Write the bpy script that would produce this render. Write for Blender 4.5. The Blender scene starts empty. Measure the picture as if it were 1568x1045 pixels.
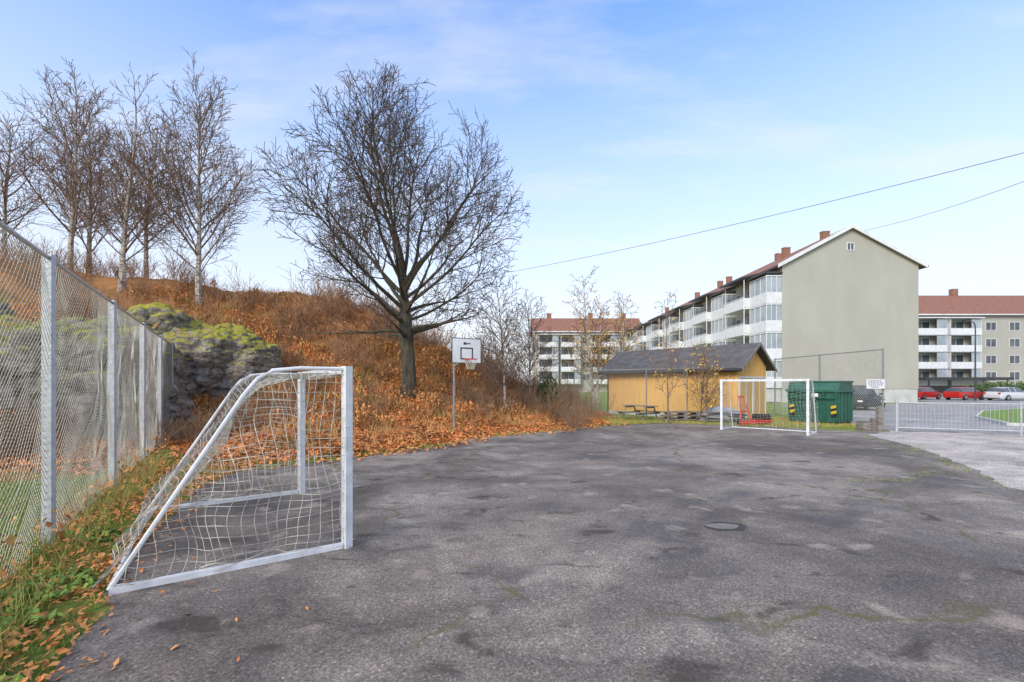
import bpy, math, random
import numpy as np
from mathutils import Vector, Matrix, noise
random.seed(7); rng=np.random.default_rng(7)
scene=bpy.context.scene
R=random.uniform
# ------------------------------------------------------------ helpers
def link(o,parent=None):
    scene.collection.objects.link(o)
    if parent: o.parent=parent
    return o
def empty(name):
    return link(bpy.data.objects.new(name,None))
class MB:
    def __init__(s): s.v=[]; s.f=[]; s.m=[]; s.M=None
    def add(s,vs,fs,mi=0):
        b=len(s.v)
        if s.M is not None: vs=[tuple(s.M@Vector(v)) for v in vs]
        s.v.extend(vs)
        for f in fs: s.f.append(tuple(b+i for i in f)); s.m.append(mi)
    def box(s,x0,x1,y0,y1,z0,z1,mi=0):
        s.add([(x0,y0,z0),(x1,y0,z0),(x1,y1,z0),(x0,y1,z0),(x0,y0,z1),(x1,y0,z1),(x1,y1,z1),(x0,y1,z1)],
              [(3,2,1,0),(4,5,6,7),(0,1,5,4),(1,2,6,5),(2,3,7,6),(3,0,4,7)],mi)
    def beam(s,a,b,w,mi=0,h=None):
        h=h or w
        a=Vector(a);b=Vector(b);t=(b-a).normalized()
        ref=Vector((0,0,1)) if abs(t.z)<.9 else Vector((.6,.8,0))
        n=t.cross(ref).normalized()*w/2; u=n.cross(t).normalized()*h/2
        vs=[tuple(p+i*n+j*u) for p in (a,b) for i,j in ((-1,-1),(1,-1),(1,1),(-1,1))]
        s.add(vs,[(0,1,2,3),(7,6,5,4),(0,4,5,1),(1,5,6,2),(2,6,7,3),(3,7,4,0)],mi)
    def tube(s,pts,rads,sides=4,mi=0,cap=False):
        n=len(pts)
        if isinstance(rads,(int,float)): rads=[rads]*n
        vs=[];fs=[]
        cs=[(math.cos(2*math.pi*k/sides),math.sin(2*math.pi*k/sides)) for k in range(sides)]
        for i in range(n):
            a=pts[max(i-1,0)];b=pts[min(i+1,n-1)]
            tx,ty,tz=b[0]-a[0],b[1]-a[1],b[2]-a[2]
            l=math.sqrt(tx*tx+ty*ty+tz*tz) or 1; tx/=l;ty/=l;tz/=l
            rx,ry,rz=.83,.31,.46
            nx,ny,nz=ty*rz-tz*ry,tz*rx-tx*rz,tx*ry-ty*rx
            l=math.sqrt(nx*nx+ny*ny+nz*nz) or 1; nx/=l;ny/=l;nz/=l
            bx,by,bz=ty*nz-tz*ny,tz*nx-tx*nz,tx*ny-ty*nx
            r=rads[i];p=pts[i]
            for c,d in cs: vs.append((p[0]+r*(c*nx+d*bx),p[1]+r*(c*ny+d*by),p[2]+r*(c*nz+d*bz)))
        for i in range(n-1):
            for k in range(sides):
                k2=(k+1)%sides
                fs.append((i*sides+k,i*sides+k2,(i+1)*sides+k2,(i+1)*sides+k))
        if cap:
            fs.append(tuple(range(sides))[::-1]); fs.append(tuple((n-1)*sides+k for k in range(sides)))
        s.add(vs,fs,mi)
    def obj(s,name,mats,parent=None,smooth=False):
        me=bpy.data.meshes.new(name); me.from_pydata(s.v,[],s.f)
        for m in (mats if isinstance(mats,(list,tuple)) else [mats]): me.materials.append(m)
        if any(s.m): me.polygons.foreach_set('material_index',s.m)
        if smooth: me.polygons.foreach_set('use_smooth',[True]*len(me.polygons))
        me.update()
        return link(bpy.data.objects.new(name,me),parent)
# ------------------------------------------------------------ materials
def newmat(name):
    m=bpy.data.materials.new(name); m.use_nodes=True
    nt=m.node_tree; b=nt.nodes['Principled BSDF']
    return m,nt,b
def N(nt,t,**k):
    n=nt.nodes.new(t)
    for a,v in k.items():
        if a in n.inputs.keys(): n.inputs[a].default_value=v
        else: setattr(n,a,v)
    return n
def ramp(nt,src,stops):
    r=nt.nodes.new('ShaderNodeValToRGB'); e=r.color_ramp.elements
    while len(e)<len(stops): e.new(.5)
    for el,(p,c) in zip(e,stops):
        el.position=p; el.color=(c if len(c)==4 else (*c,1)) if not isinstance(c,(int,float)) else (c,c,c,1)
    nt.links.new(src,r.inputs[0]); return r.outputs[0]
def pos(nt,scale=(1,1,1)):
    g=nt.nodes.new('ShaderNodeNewGeometry'); mp=nt.nodes.new('ShaderNodeMapping')
    mp.inputs['Scale'].default_value=scale; nt.links.new(g.outputs['Position'],mp.inputs[0]); return mp.outputs[0]
def nz(nt,v,scale,detail=4,rough=.55,dist=0.):
    n=N(nt,'ShaderNodeTexNoise',Scale=scale,Detail=detail,Roughness=rough,Distortion=dist); nt.links.new(v,n.inputs['Vector']); return n.outputs[0]
def mix(nt,f,a,b,mode='MIX'):
    n=nt.nodes.new('ShaderNodeMix'); n.data_type='RGBA'; n.blend_type=mode
    for i,x in ((0,f),(6,a),(7,b)):
        if isinstance(x,(int,float)): n.inputs[i].default_value=x
        elif isinstance(x,tuple): n.inputs[i].default_value=(*x,1) if len(x)==3 else x
        else: nt.links.new(x,n.inputs[i])
    return n.outputs[2]
def bump(nt,b,src,st,dist=.02):
    bp=N(nt,'ShaderNodeBump',Strength=st,Distance=dist); nt.links.new(src,bp.inputs['Height']); nt.links.new(bp.outputs[0],b.inputs['Normal'])
def M(name,c1,c2=None,scale=3,rough=.7,metal=0,bmp=0,bs=40,sc=(1,1,1),lo=.35,hi=.65):
    m,nt,b=newmat(name); b.inputs['Roughness'].default_value=rough; b.inputs['Metallic'].default_value=metal
    c2=c2 or tuple(x*.82 for x in c1)
    p=pos(nt,sc); col=ramp(nt,nz(nt,p,scale,6,.6),[(lo,c1),(hi,c2)])
    nt.links.new(col,b.inputs['Base Color'])
    if bmp: bump(nt,b,nz(nt,p,bs,4),bmp)
    return m
m_wall=M('render_wall',(.43,.41,.345),(.385,.365,.305),.5,.9,bmp=.15,bs=30,sc=(1,1,.45))
m_white=M('white_paint',(.76,.76,.75),(.64,.64,.63),2,.5)
m_plinth=M('plinth',(.58,.57,.54),(.45,.44,.42),1,.85)
m_glass=M('window_glass',(.05,.06,.07),(.12,.14,.15),.5,.12)
m_glass2=M('balcony_glass',(.42,.46,.48),(.26,.3,.32),.4,.15)
m_dark=M('dark_metal',(.035,.034,.034),(.05,.05,.05),3,.5)
m_galv=M('galvanised_steel',(.52,.53,.54),(.38,.39,.4),14,.5,.2)
m_gdull=M('weathered_steel',(.3,.29,.27),(.2,.2,.19),14,.6,.2)
m_wire=M('fence_wire',(.56,.53,.44),(.38,.36,.3),5,.5,.2)
m_net=M('net_cord',(.68,.64,.54),(.42,.38,.3),7,.9)
m_goal=M('goal_paint',(.8,.8,.79),(.6,.6,.59),6,.4)
m_brick=M('chimney_brick',(.34,.16,.1),(.24,.12,.08),4,.9,bmp=.4)
m_twig=M('twig',(.125,.09,.07),(.075,.054,.044),3,.9)
m_moss=M('mossy_bark',(.11,.095,.055),(.038,.032,.027),4,.95,bmp=.8,bs=22,sc=(1,1,.4))
m_btwig=M('birch_twig',(.26,.175,.125),(.15,.1,.075),3,.9)
m_birch=M('birch_bark',(.5,.44,.36),(.13,.1,.08),4,.8,sc=(1,1,3),lo=.48,hi=.62)
m_shrub=M('shrub_twig',(.4,.22,.11),(.22,.12,.07),.8,.9)
m_shrub2=M('dark_shrub_twig',(.2,.115,.07),(.28,.19,.11),.6,.9)
m_roofred=M('roof_tile_red',(.32,.14,.09),(.2,.095,.065),1.5,.85,sc=(4,1,1))
m_tyre=M('rubber',(.02,.02,.02),(.03,.03,.03),5,.8)
m_rim=M('wheel_rim',(.5,.5,.52),(.35,.35,.36),5,.3,.8)
m_red=M('red_paint',(.55,.04,.02),(.4,.03,.02),6,.4)
m_black=M('black_paint',(.02,.02,.02),(.03,.03,.03),6,.5)
m_yellow=M('yellow_paint',(.7,.45,.03),(.6,.4,.03),6,.5)
m_plank=M('weathered_plank',(.3,.27,.23),(.12,.105,.09),3,.9,sc=(1,1,6))
m_tarp=M('tarpaulin',(.45,.46,.47),(.25,.26,.27),3,.5,bmp=.4,bs=6)
def leafmat(name,stops,scale=9,big=None):
    m,nt,b=newmat(name); b.inputs['Roughness'].default_value=.8
    c=ramp(nt,nz(nt,pos(nt),scale,2,.5),stops)
    if big: c=mix(nt,1.,c,ramp(nt,nz(nt,pos(nt),big,5,.6),[(.34,(.55,.58,.55)),(.48,(.98,.95,.92)),(.65,(1.3,1.15,1.05))]),'MULTIPLY')
    nt.links.new(c,b.inputs['Base Color']); return m
m_leaf=leafmat('fallen_leaf',[(.28,(.2,.07,.025)),(.4,(.5,.165,.04)),(.5,(.68,.26,.07)),(.6,(.62,.32,.12)),(.7,(.32,.13,.05))],12,.8)
m_brk=leafmat('dry_bracken',[(.3,(.2,.085,.035)),(.43,(.5,.2,.06)),(.55,(.66,.33,.11)),(.68,(.34,.25,.07))],5,.7)
m_straw=leafmat('dry_grass_blade',[(.28,(.32,.15,.055)),(.4,(.55,.27,.1)),(.5,(.62,.37,.15)),(.6,(.4,.29,.09)),(.72,(.18,.18,.04))],1.1,.5)
m_ygrass=leafmat('yellowing_grass_blade',[(.3,(.14,.2,.025)),(.5,(.36,.36,.08)),(.62,(.46,.33,.13)),(.72,(.34,.16,.06))],3)
m_grass=leafmat('green_grass_blade',[(.3,(.09,.15,.015)),(.5,(.2,.28,.03)),(.7,(.38,.36,.07))],3)
m_weed=leafmat('weed_leaf',[(.3,(.06,.13,.02)),(.5,(.15,.27,.04)),(.7,(.35,.34,.06))],6)
m_yleaf=leafmat('autumn_leaf',[(.3,(.6,.36,.05)),(.5,(.7,.45,.07)),(.7,(.5,.25,.04))],6)
m_green=leafmat('evergreen_leaf',[(.3,(.03,.06,.015)),(.5,(.07,.12,.025)),(.7,(.14,.17,.04))],4)
def asphalt(name,dark,light,damp=True):
    m,nt,b=newmat(name); p=pos(nt)
    f=nz(nt,p,48,3,.75)
    vo=N(nt,'ShaderNodeTexVoronoi',Scale=70.0); nt.links.new(p,vo.inputs['Vector'])
    big=nz(nt,p,.28,6,.62,.7); mid=nz(nt,pos(nt,(1,1.5,1)),.9,7,.64,.9)
    base=ramp(nt,big,[(.38,dark),(.5,tuple((a+c)/2 for a,c in zip(dark,light))),(.58,light)])
    base=mix(nt,.8,base,ramp(nt,mid,[(.34,.45),(.46,.88),(.56,1.05),(.68,1.45)]),'MULTIPLY')
    base=mix(nt,.85,base,ramp(nt,f,[(.3,.42),(.5,1.),(.68,1.7)]),'MULTIPLY')
    st=ramp(nt,vo.outputs['Color'],[(.0,.55),(.6,.95),(.8,1.15),(.92,2.0)])
    base=mix(nt,.7,base,st,'MULTIPLY')
    if damp:
        wv=nt.nodes.new('ShaderNodeVectorMath'); wv.operation='MULTIPLY_ADD'
        nn=N(nt,'ShaderNodeTexNoise',Scale=1.3,Detail=5.0); nt.links.new(p,nn.inputs['Vector'])
        nt.links.new(nn.outputs['Color'],wv.inputs[0]); wv.inputs[1].default_value=(1.3,1.3,0); nt.links.new(p,wv.inputs[2])
        cr=N(nt,'ShaderNodeTexVoronoi',Scale=.17); cr.feature='DISTANCE_TO_EDGE'; nt.links.new(wv.outputs[0],cr.inputs['Vector'])
        cf=ramp(nt,cr.outputs['Distance'],[(0.0,1.),(.003,.85),(.006,0.)])
        gate=ramp(nt,nz(nt,p,.6,3),[(.42,0.),(.54,1.)])
        fac=mix(nt,1.,cf,gate,'MULTIPLY')
        base=mix(nt,fac,base,(.12,.11,.045))
        ws=ramp(nt,nz(nt,pos(nt,(1,1.8,1)),1.5,5,.55,.6),[(.32,.85),(.4,0.)])
        base=mix(nt,ws,base,mix(nt,.7,(.075,.058,.046),st,'MULTIPLY'))
        sc=ramp(nt,nz(nt,p,1.9,4,.5,.3),[(.61,0.),(.7,.55)])
        base=mix(nt,sc,base,mix(nt,.6,(.45,.37,.3),st,'MULTIPLY'))
    nt.links.new(base,b.inputs['Base Color'])
    nt.links.new(ramp(nt,mid,[(.36,.5),(.55,.9)]),b.inputs['Roughness'])
    b.inputs['Specular IOR Level'].default_value=.3
    bump(nt,b,mix(nt,.5,f,vo.outputs['Distance']),.6,.007)
    return m
m_asph=asphalt('court_asphalt',(.13,.105,.088),(.285,.24,.2))
m_apron=asphalt('pale_asphalt',(.42,.36,.31),(.54,.47,.41),False)
m_road=asphalt('road_asphalt',(.29,.275,.26),(.38,.36,.34),False)
def groundmat():
    m,nt,b=newmat('ground'); p=pos(nt)
    g=ramp(nt,nz(nt,p,1.3,8,.7),[(.3,(.09,.15,.02)),(.5,(.19,.27,.035)),(.7,(.3,.31,.08))])
    l=ramp(nt,nz(nt,p,7,8,.75),[(.3,(.11,.05,.02)),(.43,(.36,.14,.04)),(.53,(.58,.25,.07)),(.63,(.48,.29,.11)),(.75,(.2,.17,.05))])
    st=ramp(nt,nz(nt,p,.55,6,.65),[(.38,(.62,.28,.09)),(.5,(.48,.24,.08)),(.6,(.32,.2,.07)),(.7,(.24,.21,.05))])
    l=mix(nt,.45,l,st)
    a=nt.nodes.new('ShaderNodeAttribute'); a.attribute_name='leafy'
    ad=nt.nodes.new('ShaderNodeMath'); ad.operation='ADD'; nt.links.new(a.outputs['Fac'],ad.inputs[0])
    sc=nt.nodes.new('ShaderNodeMath'); sc.operation='MULTIPLY_ADD'; nt.links.new(nz(nt,p,2.2,5),sc.inputs[0]); sc.inputs[1].default_value=.9; sc.inputs[2].default_value=-.45
    nt.links.new(sc.outputs[0],ad.inputs[1])
    fac=ramp(nt,ad.outputs[0],[(.4,0.),(.6,1.)])
    nt.links.new(mix(nt,fac,g,l),b.inputs['Base Color']); b.inputs['Roughness'].default_value=.95
    bump(nt,b,nz(nt,p,9,8,.75),.9,.1); return m
m_ground=groundmat()
def rockmat():
    m,nt,b=newmat('mossy_rock'); p=pos(nt,(1,1,1.6))
    r=ramp(nt,nz(nt,p,1.8,10,.78,.5),[(.33,(.08,.066,.053)),(.44,(.2,.17,.14)),(.56,(.35,.31,.26)),(.68,(.54,.49,.42))])
    cr=N(nt,'ShaderNodeTexVoronoi',Scale=1.1); cr.feature='DISTANCE_TO_EDGE'
    wv=nt.nodes.new('ShaderNodeVectorMath'); wv.operation='MULTIPLY_ADD'; nn=N(nt,'ShaderNodeTexNoise',Scale=1.5,Detail=5.0); nt.links.new(p,nn.inputs['Vector'])
    nt.links.new(nn.outputs['Color'],wv.inputs[0]); wv.inputs[1].default_value=(1,1,.6); nt.links.new(p,wv.inputs[2]); nt.links.new(wv.outputs[0],cr.inputs['Vector'])
    r=mix(nt,.8,r,ramp(nt,cr.outputs['Distance'],[(0,.15),(.03,.8),(.08,1.)]),'MULTIPLY')
    mo=ramp(nt,nz(nt,p,3,5),[(.35,(.15,.16,.02)),(.47,(.38,.39,.03)),(.57,(.38,.31,.06)),(.67,(.4,.2,.06))])
    g=nt.nodes.new('ShaderNodeNewGeometry'); sx=nt.nodes.new('ShaderNodeSeparateXYZ'); nt.links.new(g.outputs['Normal'],sx.inputs[0])
    sp_=nt.nodes.new('ShaderNodeSeparateXYZ'); nt.links.new(g.outputs['Position'],sp_.inputs[0])
    hz_=N(nt,'ShaderNodeMapRange'); nt.links.new(sp_.outputs[2],hz_.inputs[0]); hz_.inputs[1].default_value=1.5; hz_.inputs[2].default_value=5.; hz_.inputs[3].default_value=-.25; hz_.inputs[4].default_value=.35
    ad=nt.nodes.new('ShaderNodeMath'); ad.operation='MULTIPLY_ADD'; nt.links.new(nz(nt,p,1.1,7,.7),ad.inputs[0]); ad.inputs[1].default_value=1.3; nt.links.new(sx.outputs[2],ad.inputs[2])
    a3=nt.nodes.new('ShaderNodeMath'); a3.operation='ADD'; nt.links.new(ad.outputs[0],a3.inputs[0]); nt.links.new(hz_.outputs[0],a3.inputs[1])
    ad2=nt.nodes.new('ShaderNodeMath'); ad2.operation='MULTIPLY'; nt.links.new(a3.outputs[0],ad2.inputs[0]); ad2.inputs[1].default_value=.5
    fac=ramp(nt,ad2.outputs[0],[(.62,0.),(.72,1.)])
    nt.links.new(mix(nt,fac,r,mo),b.inputs['Base Color']); b.inputs['Roughness'].default_value=.95
    bump(nt,b,nz(nt,p,5,10,.75),1.,.12); return m
m_rock=rockmat()
# ------------------------------------------------------------ terrain
FOOT=np.array([(-300,-20),(-60,-8),(-20,2.5),(-12,6.5),(-8.6,9.0),(-9.6,11.2),(-11.2,14),(-11.4,15),(-9.6,13.4),(-8.0,11.4),(-6.5,10.2),(-4.2,11.6),(-2.0,14.4),(-1.2,16),(1.6,18.2),(4.3,21),(5,25),(5.5,32),(6,45),(3,90),(-60,150),(-300,200)],float)
def sdist(x,y):
    x=np.asarray(x,float);y=np.asarray(y,float); d=np.full(x.shape,1e9); ins=np.zeros(x.shape,bool)
    n=len(FOOT)
    for i in range(n):
        ax,ay=FOOT[i];bx,by=FOOT[(i+1)%n]
        vx,vy=bx-ax,by-ay; t=np.clip(((x-ax)*vx+(y-ay)*vy)/(vx*vx+vy*vy),0,1)
        d=np.minimum(d,np.hypot(x-ax-t*vx,y-ay-t*vy))
        c=((ay>y)!=(by>y)); xi=(bx-ax)*(y-ay)/((by-ay) if by!=ay else 1e-9)+ax
        ins^=(c&(x<xi))
    return np.where(ins,d,-d)
def hill(x,y):
    s=sdist(x,y); sp=np.maximum(s,0)
    h=np.interp(sp,[0,1,2.5,5,9,13,18,30,60],[0,.16,.6,1.6,3.6,5.3,6.4,7.0,7.3])
    h*=np.interp(x,[-24,-15,-11,-7,-4,1,6],[1.3,1.27,1.17,1.0,.95,.8,.6])
    w=np.sin(x*1.7+1.3*np.sin(y*1.1))*np.sin(y*1.9+x*.4)*.14+np.sin(x*4.1+y*2.2)*np.sin(y*4.7-x*1.3)*.09+np.sin(x*.6+2)*np.sin(y*.5)*.3
    return h+w*np.clip(sp/2.5,0,1), s
def H(x,y): return float(hill(np.array([x]),np.array([y]))[0][0])
xs=np.concatenate([[-600,-300,-150,-90,-70,-55],np.arange(-45,-22,1.),np.arange(-22,9,.25),[10,13,17,22,30,45,70,110,200,350,600]])
ys=np.concatenate([[-200,-60,-20,-8,-3],np.arange(0,34,.25),np.arange(34,70,1.5),[75,85,100,120,150,200,300,500,900]])
X,Y=np.meshgrid(xs,ys); Z,S=hill(X,Y)
nx,ny=len(xs),len(ys)
me=bpy.data.meshes.new('ground')
idx=np.arange(nx*ny).reshape(ny,nx)
fs=np.stack([idx[:-1,:-1],idx[:-1,1:],idx[1:,1:],idx[1:,:-1]],-1).reshape(-1,4)
me.from_pydata(np.stack([X,Y,Z],-1).reshape(-1,3).tolist(),[],fs.tolist())
at=me.attributes.new('leafy','FLOAT','POINT')
lf=np.clip((S+1.0)/1.6,0,1)
lf=np.where((X>-8)&(X<-3)&(Y<10)&(Y>0),np.maximum(lf,.45),lf)
at.data.foreach_set('value',lf.reshape(-1).astype(np.float32))
me.materials.append(m_ground); me.polygons.foreach_set('use_smooth',[True]*len(me.polygons))
link(bpy.data.objects.new('ground',me))
def sheet(name,pts,z,mat,jit=.0,step=.4):
    out=[]
    for i in range(len(pts)):
        a=Vector(pts[i]);b=Vector(pts[(i+1)%len(pts)]);L=(b-a).length; n=max(1,int(L/step)) if (jit and L<25) else 1
        for k in range(n):
            p=a.lerp(b,k/n)
            if jit: p=p+Vector((R(-jit,jit),R(-jit,jit)))
            out.append((p.x,p.y,z))
    mb=MB(); mb.add(out,[tuple(range(len(out)))]); return mb.obj(name,mat)
court=[(-2.2,-3),(-2.55,2.2),(-2.85,2.85),(-3.25,3.6),(-3.85,4.4),(-4.6,6),(-5.5,8),(-5.6,9.4),(-4.1,10.9),(-1.9,13.5),(-1.3,15.2),(1.6,17.6),(4.4,19.9),(6.6,21.2),(9,20.3),(11.2,18.9),(13.2,17.6),(14.6,17.6),(20,16),(32,10),(32,-3)]
sheet('asphalt_court',court,.004,m_asph,.09,.3)
sheet('pale_asphalt_path',[(12.7,16.2),(11.2,12.3),(9.8,9.7),(8.3,7.3),(7.3,5),(7.2,-3),(32,-3),(32,10),(20,16),(14.7,17.6)],.008,m_apron,.09,.25)
sheet('road',[(14.7,17.62),(20,16.02),(32,10.02),(120,10),(120,74),(43,74),(43,43),(24,41),(20,32),(16,26)],.012,m_road)
mb=MB(); lawn=[(21.6,19.8),(24.5,24),(30,29),(40,34),(70,37),(70,9),(36,11),(26,15.5)]
n=len(lawn); mb.add([(x,y,.13) for x,y in lawn],[tuple(range(n))],0)
for i in range(n):
    a=lawn[i];b=lawn[(i+1)%n]; mb.beam((*a,.07),(*b,.07),.12,1,.14)
m_lawn=M('lawn',(.19,.3,.04),(.12,.2,.03),2,.95,bmp=.6,bs=30)
mb.obj('lawn',[m_lawn,m_plinth])
mb=MB(); C24=[k*math.pi/12 for k in range(24)]
mb.add([(2.66+.2*math.cos(a)*(1+.15*math.sin(3*a)),5.75+.13*math.sin(a)*(1+.1*math.cos(2*a)),.011) for a in C24],[tuple(range(24))]) 
mb.add([(2.7+.27*math.cos(a)*(1+.12*math.sin(2*a)),5.76+.19*math.sin(a)*(1+.1*math.sin(5*a)),.0075) for a in C24],[tuple(range(24))],1)
m_pud=M('puddle_mud',(.24,.2,.16),(.12,.1,.08),14,.5); m_damp=M('damp_asphalt',(.035,.03,.027),(.07,.055,.045),30,.7)
mb.obj('puddle',[m_pud,m_damp])
# ------------------------------------------------------------ rocks
def rock(name,c,r,seed,parent=None):
    import bmesh
    bm=bmesh.new(); bmesh.ops.create_icosphere(bm,subdivisions=6,radius=1)
    off=Vector((seed*7.3,seed*3.1,0))
    for v in bm.verts:
        d=v.co.copy(); l=(abs(d.x)**3.6+abs(d.y)**3.6+abs(d.z)**3.6)**(1/3.6); d=d/l
        p=Vector((d.x*r[0],d.y*r[1],d.z*r[2]))
        q=p*.5+off
        k=1+.2*(noise.noise(q))+.08*noise.noise(q*2.7)
        st=noise.voronoi(Vector((p.x*.7+.3*p.z,p.y*.7,p.z*1.1))+off)[0]; k+=.2*min(.6,(st[1]-st[0]))-.08
        st=noise.voronoi(Vector((p.x*1.3-.8*p.z,p.y*1.6,p.z*2.6+.7*p.x))+off)[0]; k+=.14*min(.5,(st[1]-st[0]))
        st=noise.voronoi(Vector((p.x*4,p.y*4,p.z*5.5))+off)[0]; k+=.035*(st[1]-st[0])
        k+=.02*noise.noise(p*5+off)
        v.co=Vector((c[0],c[1],c[2]))+p*k
    me=bpy.data.meshes.new(name); bm.to_mesh(me); bm.free(); me.materials.append(m_rock)
    return link(bpy.data.objects.new(name,me),parent)
ro=empty('rock_outcrop')
rock('rock_face',(-13.1,19.6,2.3),(2.0,1.9,1.95),1,ro)
rock('rock_shoulder',(-11.6,19.7,2.1),(1.25,1.5,1.6),2,ro)
rock('rock_step',(-15.4,19.4,3.0),(2.2,2.2,1.8),3,ro)
ro2=empty('rock_outcrop')
rock('rock_face',(-14.2,14.6,1.5),(2.9,2.1,2.1),4,ro2)
rock('rock_side',(-19.2,13.8,2.2),(3.4,2.6,2.4),5,ro2)
rock('rock_low',(-13.6,17.1,2.0),(1.2,1.3,1.3),6,ro2)
# ------------------------------------------------------------ trees
class Tree:
    def __init__(s): s.mb=MB(); s.tips=[]
def unit(): 
    v=Vector((random.gauss(0,1),random.gauss(0,1),random.gauss(0,1))); return v.normalized()
def grow(T,p,d,L,r,lvl,P,env):
    if env:
        k=0.
        mx=L
        while k<mx and env(p+d*(k+.25)): k+=.25
        k*=R(.9,1.08)
        if k<L: L=k
        if L<.12: return
    seg=P['seg'][lvl]; n=max(2,int(L/seg)); st=L/n
    pts=[tuple(p)];rad=[r]; dirs=[d.copy()]; wig=P['wig'][lvl]; tr=P['trop'][lvl]
    for i in range(n):
        d=(d+unit()*wig+Vector((0,0,tr))).normalized(); p=p+d*st
        pts.append(tuple(p)); rad.append(max(P['rmin'],r*(1-(i+1)/n*P['tap'][lvl]))); dirs.append(d.copy())
    T.mb.tube(pts,rad,P['sides'][lvl],P['mi'][lvl])
    if lvl==P['max']: T.tips.append(pts[-1]); return
    m=len(pts); nc=max(1,int(L*P['den'][lvl]*R(.8,1.2)+.5)); az=R(0,6.28)
    for k in range(nc):
        t=P['t0'][lvl]+(1-P['t0'][lvl])*((k+R(.1,1.))/nc)**P.get('skew',1.)
        fi=min(t,1)*(m-1); i=min(int(fi),m-2); q=Vector(pts[i]).lerp(Vector(pts[i+1]),fi-i)
        dd=dirs[i+1]; az+=2.4+R(-.5,.5)
        pr=dd.orthogonal().normalized(); pr.rotate(Matrix.Rotation(az,3,dd))
        ang=math.radians(R(*P['ang'][lvl])); nd=(dd*math.cos(ang)+pr*math.sin(ang)).normalized()
        cl=L*P['rat'][lvl]*(1-P['fall'][lvl]*t)*R(.65,1.2); cl=max(cl,P['lmin'][lvl])
        grow(T,q,nd,cl,max(P['rmin'],min(rad[i]*.8,P['cr'][lvl]*cl)),lvl+1,P,env)
T=Tree(); bx,by=-4.35,19.0; bz=H(bx,by)-.15
def env_main(p):
    dz=p.z-8.3; rz=6.35 if dz>0 else 4.8
    dx,dy=p.x+5.0-.09*max(dz,0),p.y-19
    a=math.atan2(dz,dx); b=math.atan2(dy,dx)
    k=1+.06*math.sin(a*7+1)+.05*math.sin(a*13+b*3)+.03*math.sin(b*9)
    nar=1-.16*max(dz,0)/6
    e=(dx/(5.75*nar))**2+(dy/(5.4*nar))**2+abs(dz/rz)**2.1
    return e<k
PM=dict(seg=[.5,.35,.25,.17],wig=[.12,.14,.16,.16],trop=[.02,.04,.05,.03],tap=[.88,.8,.7,.4],sides=[6,4,3,3],mi=[0,0,1,1],max=3,skew=.8,
  den=[2.3,3.8,6.1,0],t0=[.22,.12,.08],ang=[(24,52),(25,55),(25,58)],rat=[.4,.52,.55],fall=[.2,.35,.35],cr=[.0125,.0105,.01],rmin=.009,lmin=[1.15,.6,.3,.2])
f0=Vector((bx,by,bz)); pts=[f0+Vector((0,0,-.2)),f0+Vector((0,0,.15)),f0+Vector((.05,0,.9)),f0+Vector((.0,.02,2.0)),f0+Vector((-.08,0,2.8)),f0+Vector((-.1,0,3.5)),f0+Vector((-.2,.05,4.8)),f0+Vector((-.35,.1,6.5))]
T.mb.tube([tuple(p) for p in pts],[.52,.37,.3,.28,.31,.25,.15,.07],12,0)
NL=26
for k in range(NL):
    t=k/(NL-1); z=2.6+2.9*t**1.2; el=math.asin(.06+.9*t)+math.radians(R(-6,6)); az=k*2.4+R(-.3,.3)
    d=Vector((math.cos(az)*math.cos(el),math.sin(az)*math.cos(el),math.sin(el)))
    grow(T,f0+Vector((-.1*(z/4),0,z)),d,12,R(.075,.13)*(1.1-.3*t),0,PM,env_main)
tree=empty('bare_maple_tree'); T.mb.obj('trunk_and_branches',[m_moss,m_twig],tree)
def birch(h,spread,seed,stems=1,rm=.011,leaves=0,dens=1.,name='birch_tree',loc=(0,0,0),tr=.17,lean=.03,bark=None,lv=(3.0,3.6,5.)):
    random.seed(seed); T=Tree()
    P=dict(seg=[.6,.4,.25,.18],wig=[.035,.09,.13,.15],trop=[.02,.055,.03,-.02],tap=[.9,.8,.7,.4],sides=[7,4,3,3],mi=[0,1,1,1],max=3,
     den=[lv[0]*dens*11/h,lv[1]*dens*(1 if h>8 else 1.5),lv[2]*dens*(1 if h>8 else 1.5),0],t0=[.17,.12,.08],ang=[(32,55),(22,48),(22,50)],rat=[spread/h,.42,.5],fall=[.68,.45,.3],cr=[.0105,.009,.009],rmin=rm,lmin=[.5,.3,.2,.2])
    for s in range(stems):
        d=Vector((R(-1,1)*lean*(1+stems),R(-1,1)*lean*(1+stems),1)).normalized()
        o=Vector((R(-.3,.3)*(stems-1),R(-.3,.3)*(stems-1),-.3))
        grow(T,Vector(loc)+o,d,h*(1 if s==0 else R(.75,.95)),tr*h/12*(1 if s==0 else .8),0,P,None)
    e=empty(name); T.mb.obj('trunk_and_branches',[bark or m_birch,m_btwig],e)
    if leaves: leafcloud('leaves',[random.choice(T.tips) for _ in range(leaves)],.12,.07,m_yleaf,e)
    return e
def leafcloud(name,pts,jit,size,mat,parent=None):
    mb=MB(); 
    for p in pts:
        p=Vector(p)+unit()*jit*R(0,1.5); a=unit()*size*R(.6,1.2); b=a.orthogonal().normalized()*size*R(.4,.8)
        mb.add([tuple(p-a),tuple(p+b),tuple(p+a),tuple(p-b)],[(0,1,2,3)])
    return mb.obj(name,mat,parent)
for (x,y,tz,sp,sd,stm) in [(-17.4,25.3,17.8,6.2,11,1),(-20.9,24.4,17.4,5.2,12,2),(-24.3,25,18.3,5.8,13,1),(-28.8,25.5,17.3,5.6,14,2),(-27,29,19.5,5.4,15,1),(-22.9,28.5,18.8,5,21,1)]:
    z=H(x,y); birch(tz-z,sp,sd,stm,loc=(x,y,z),dens=1.05 if stm==1 else .8)
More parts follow.
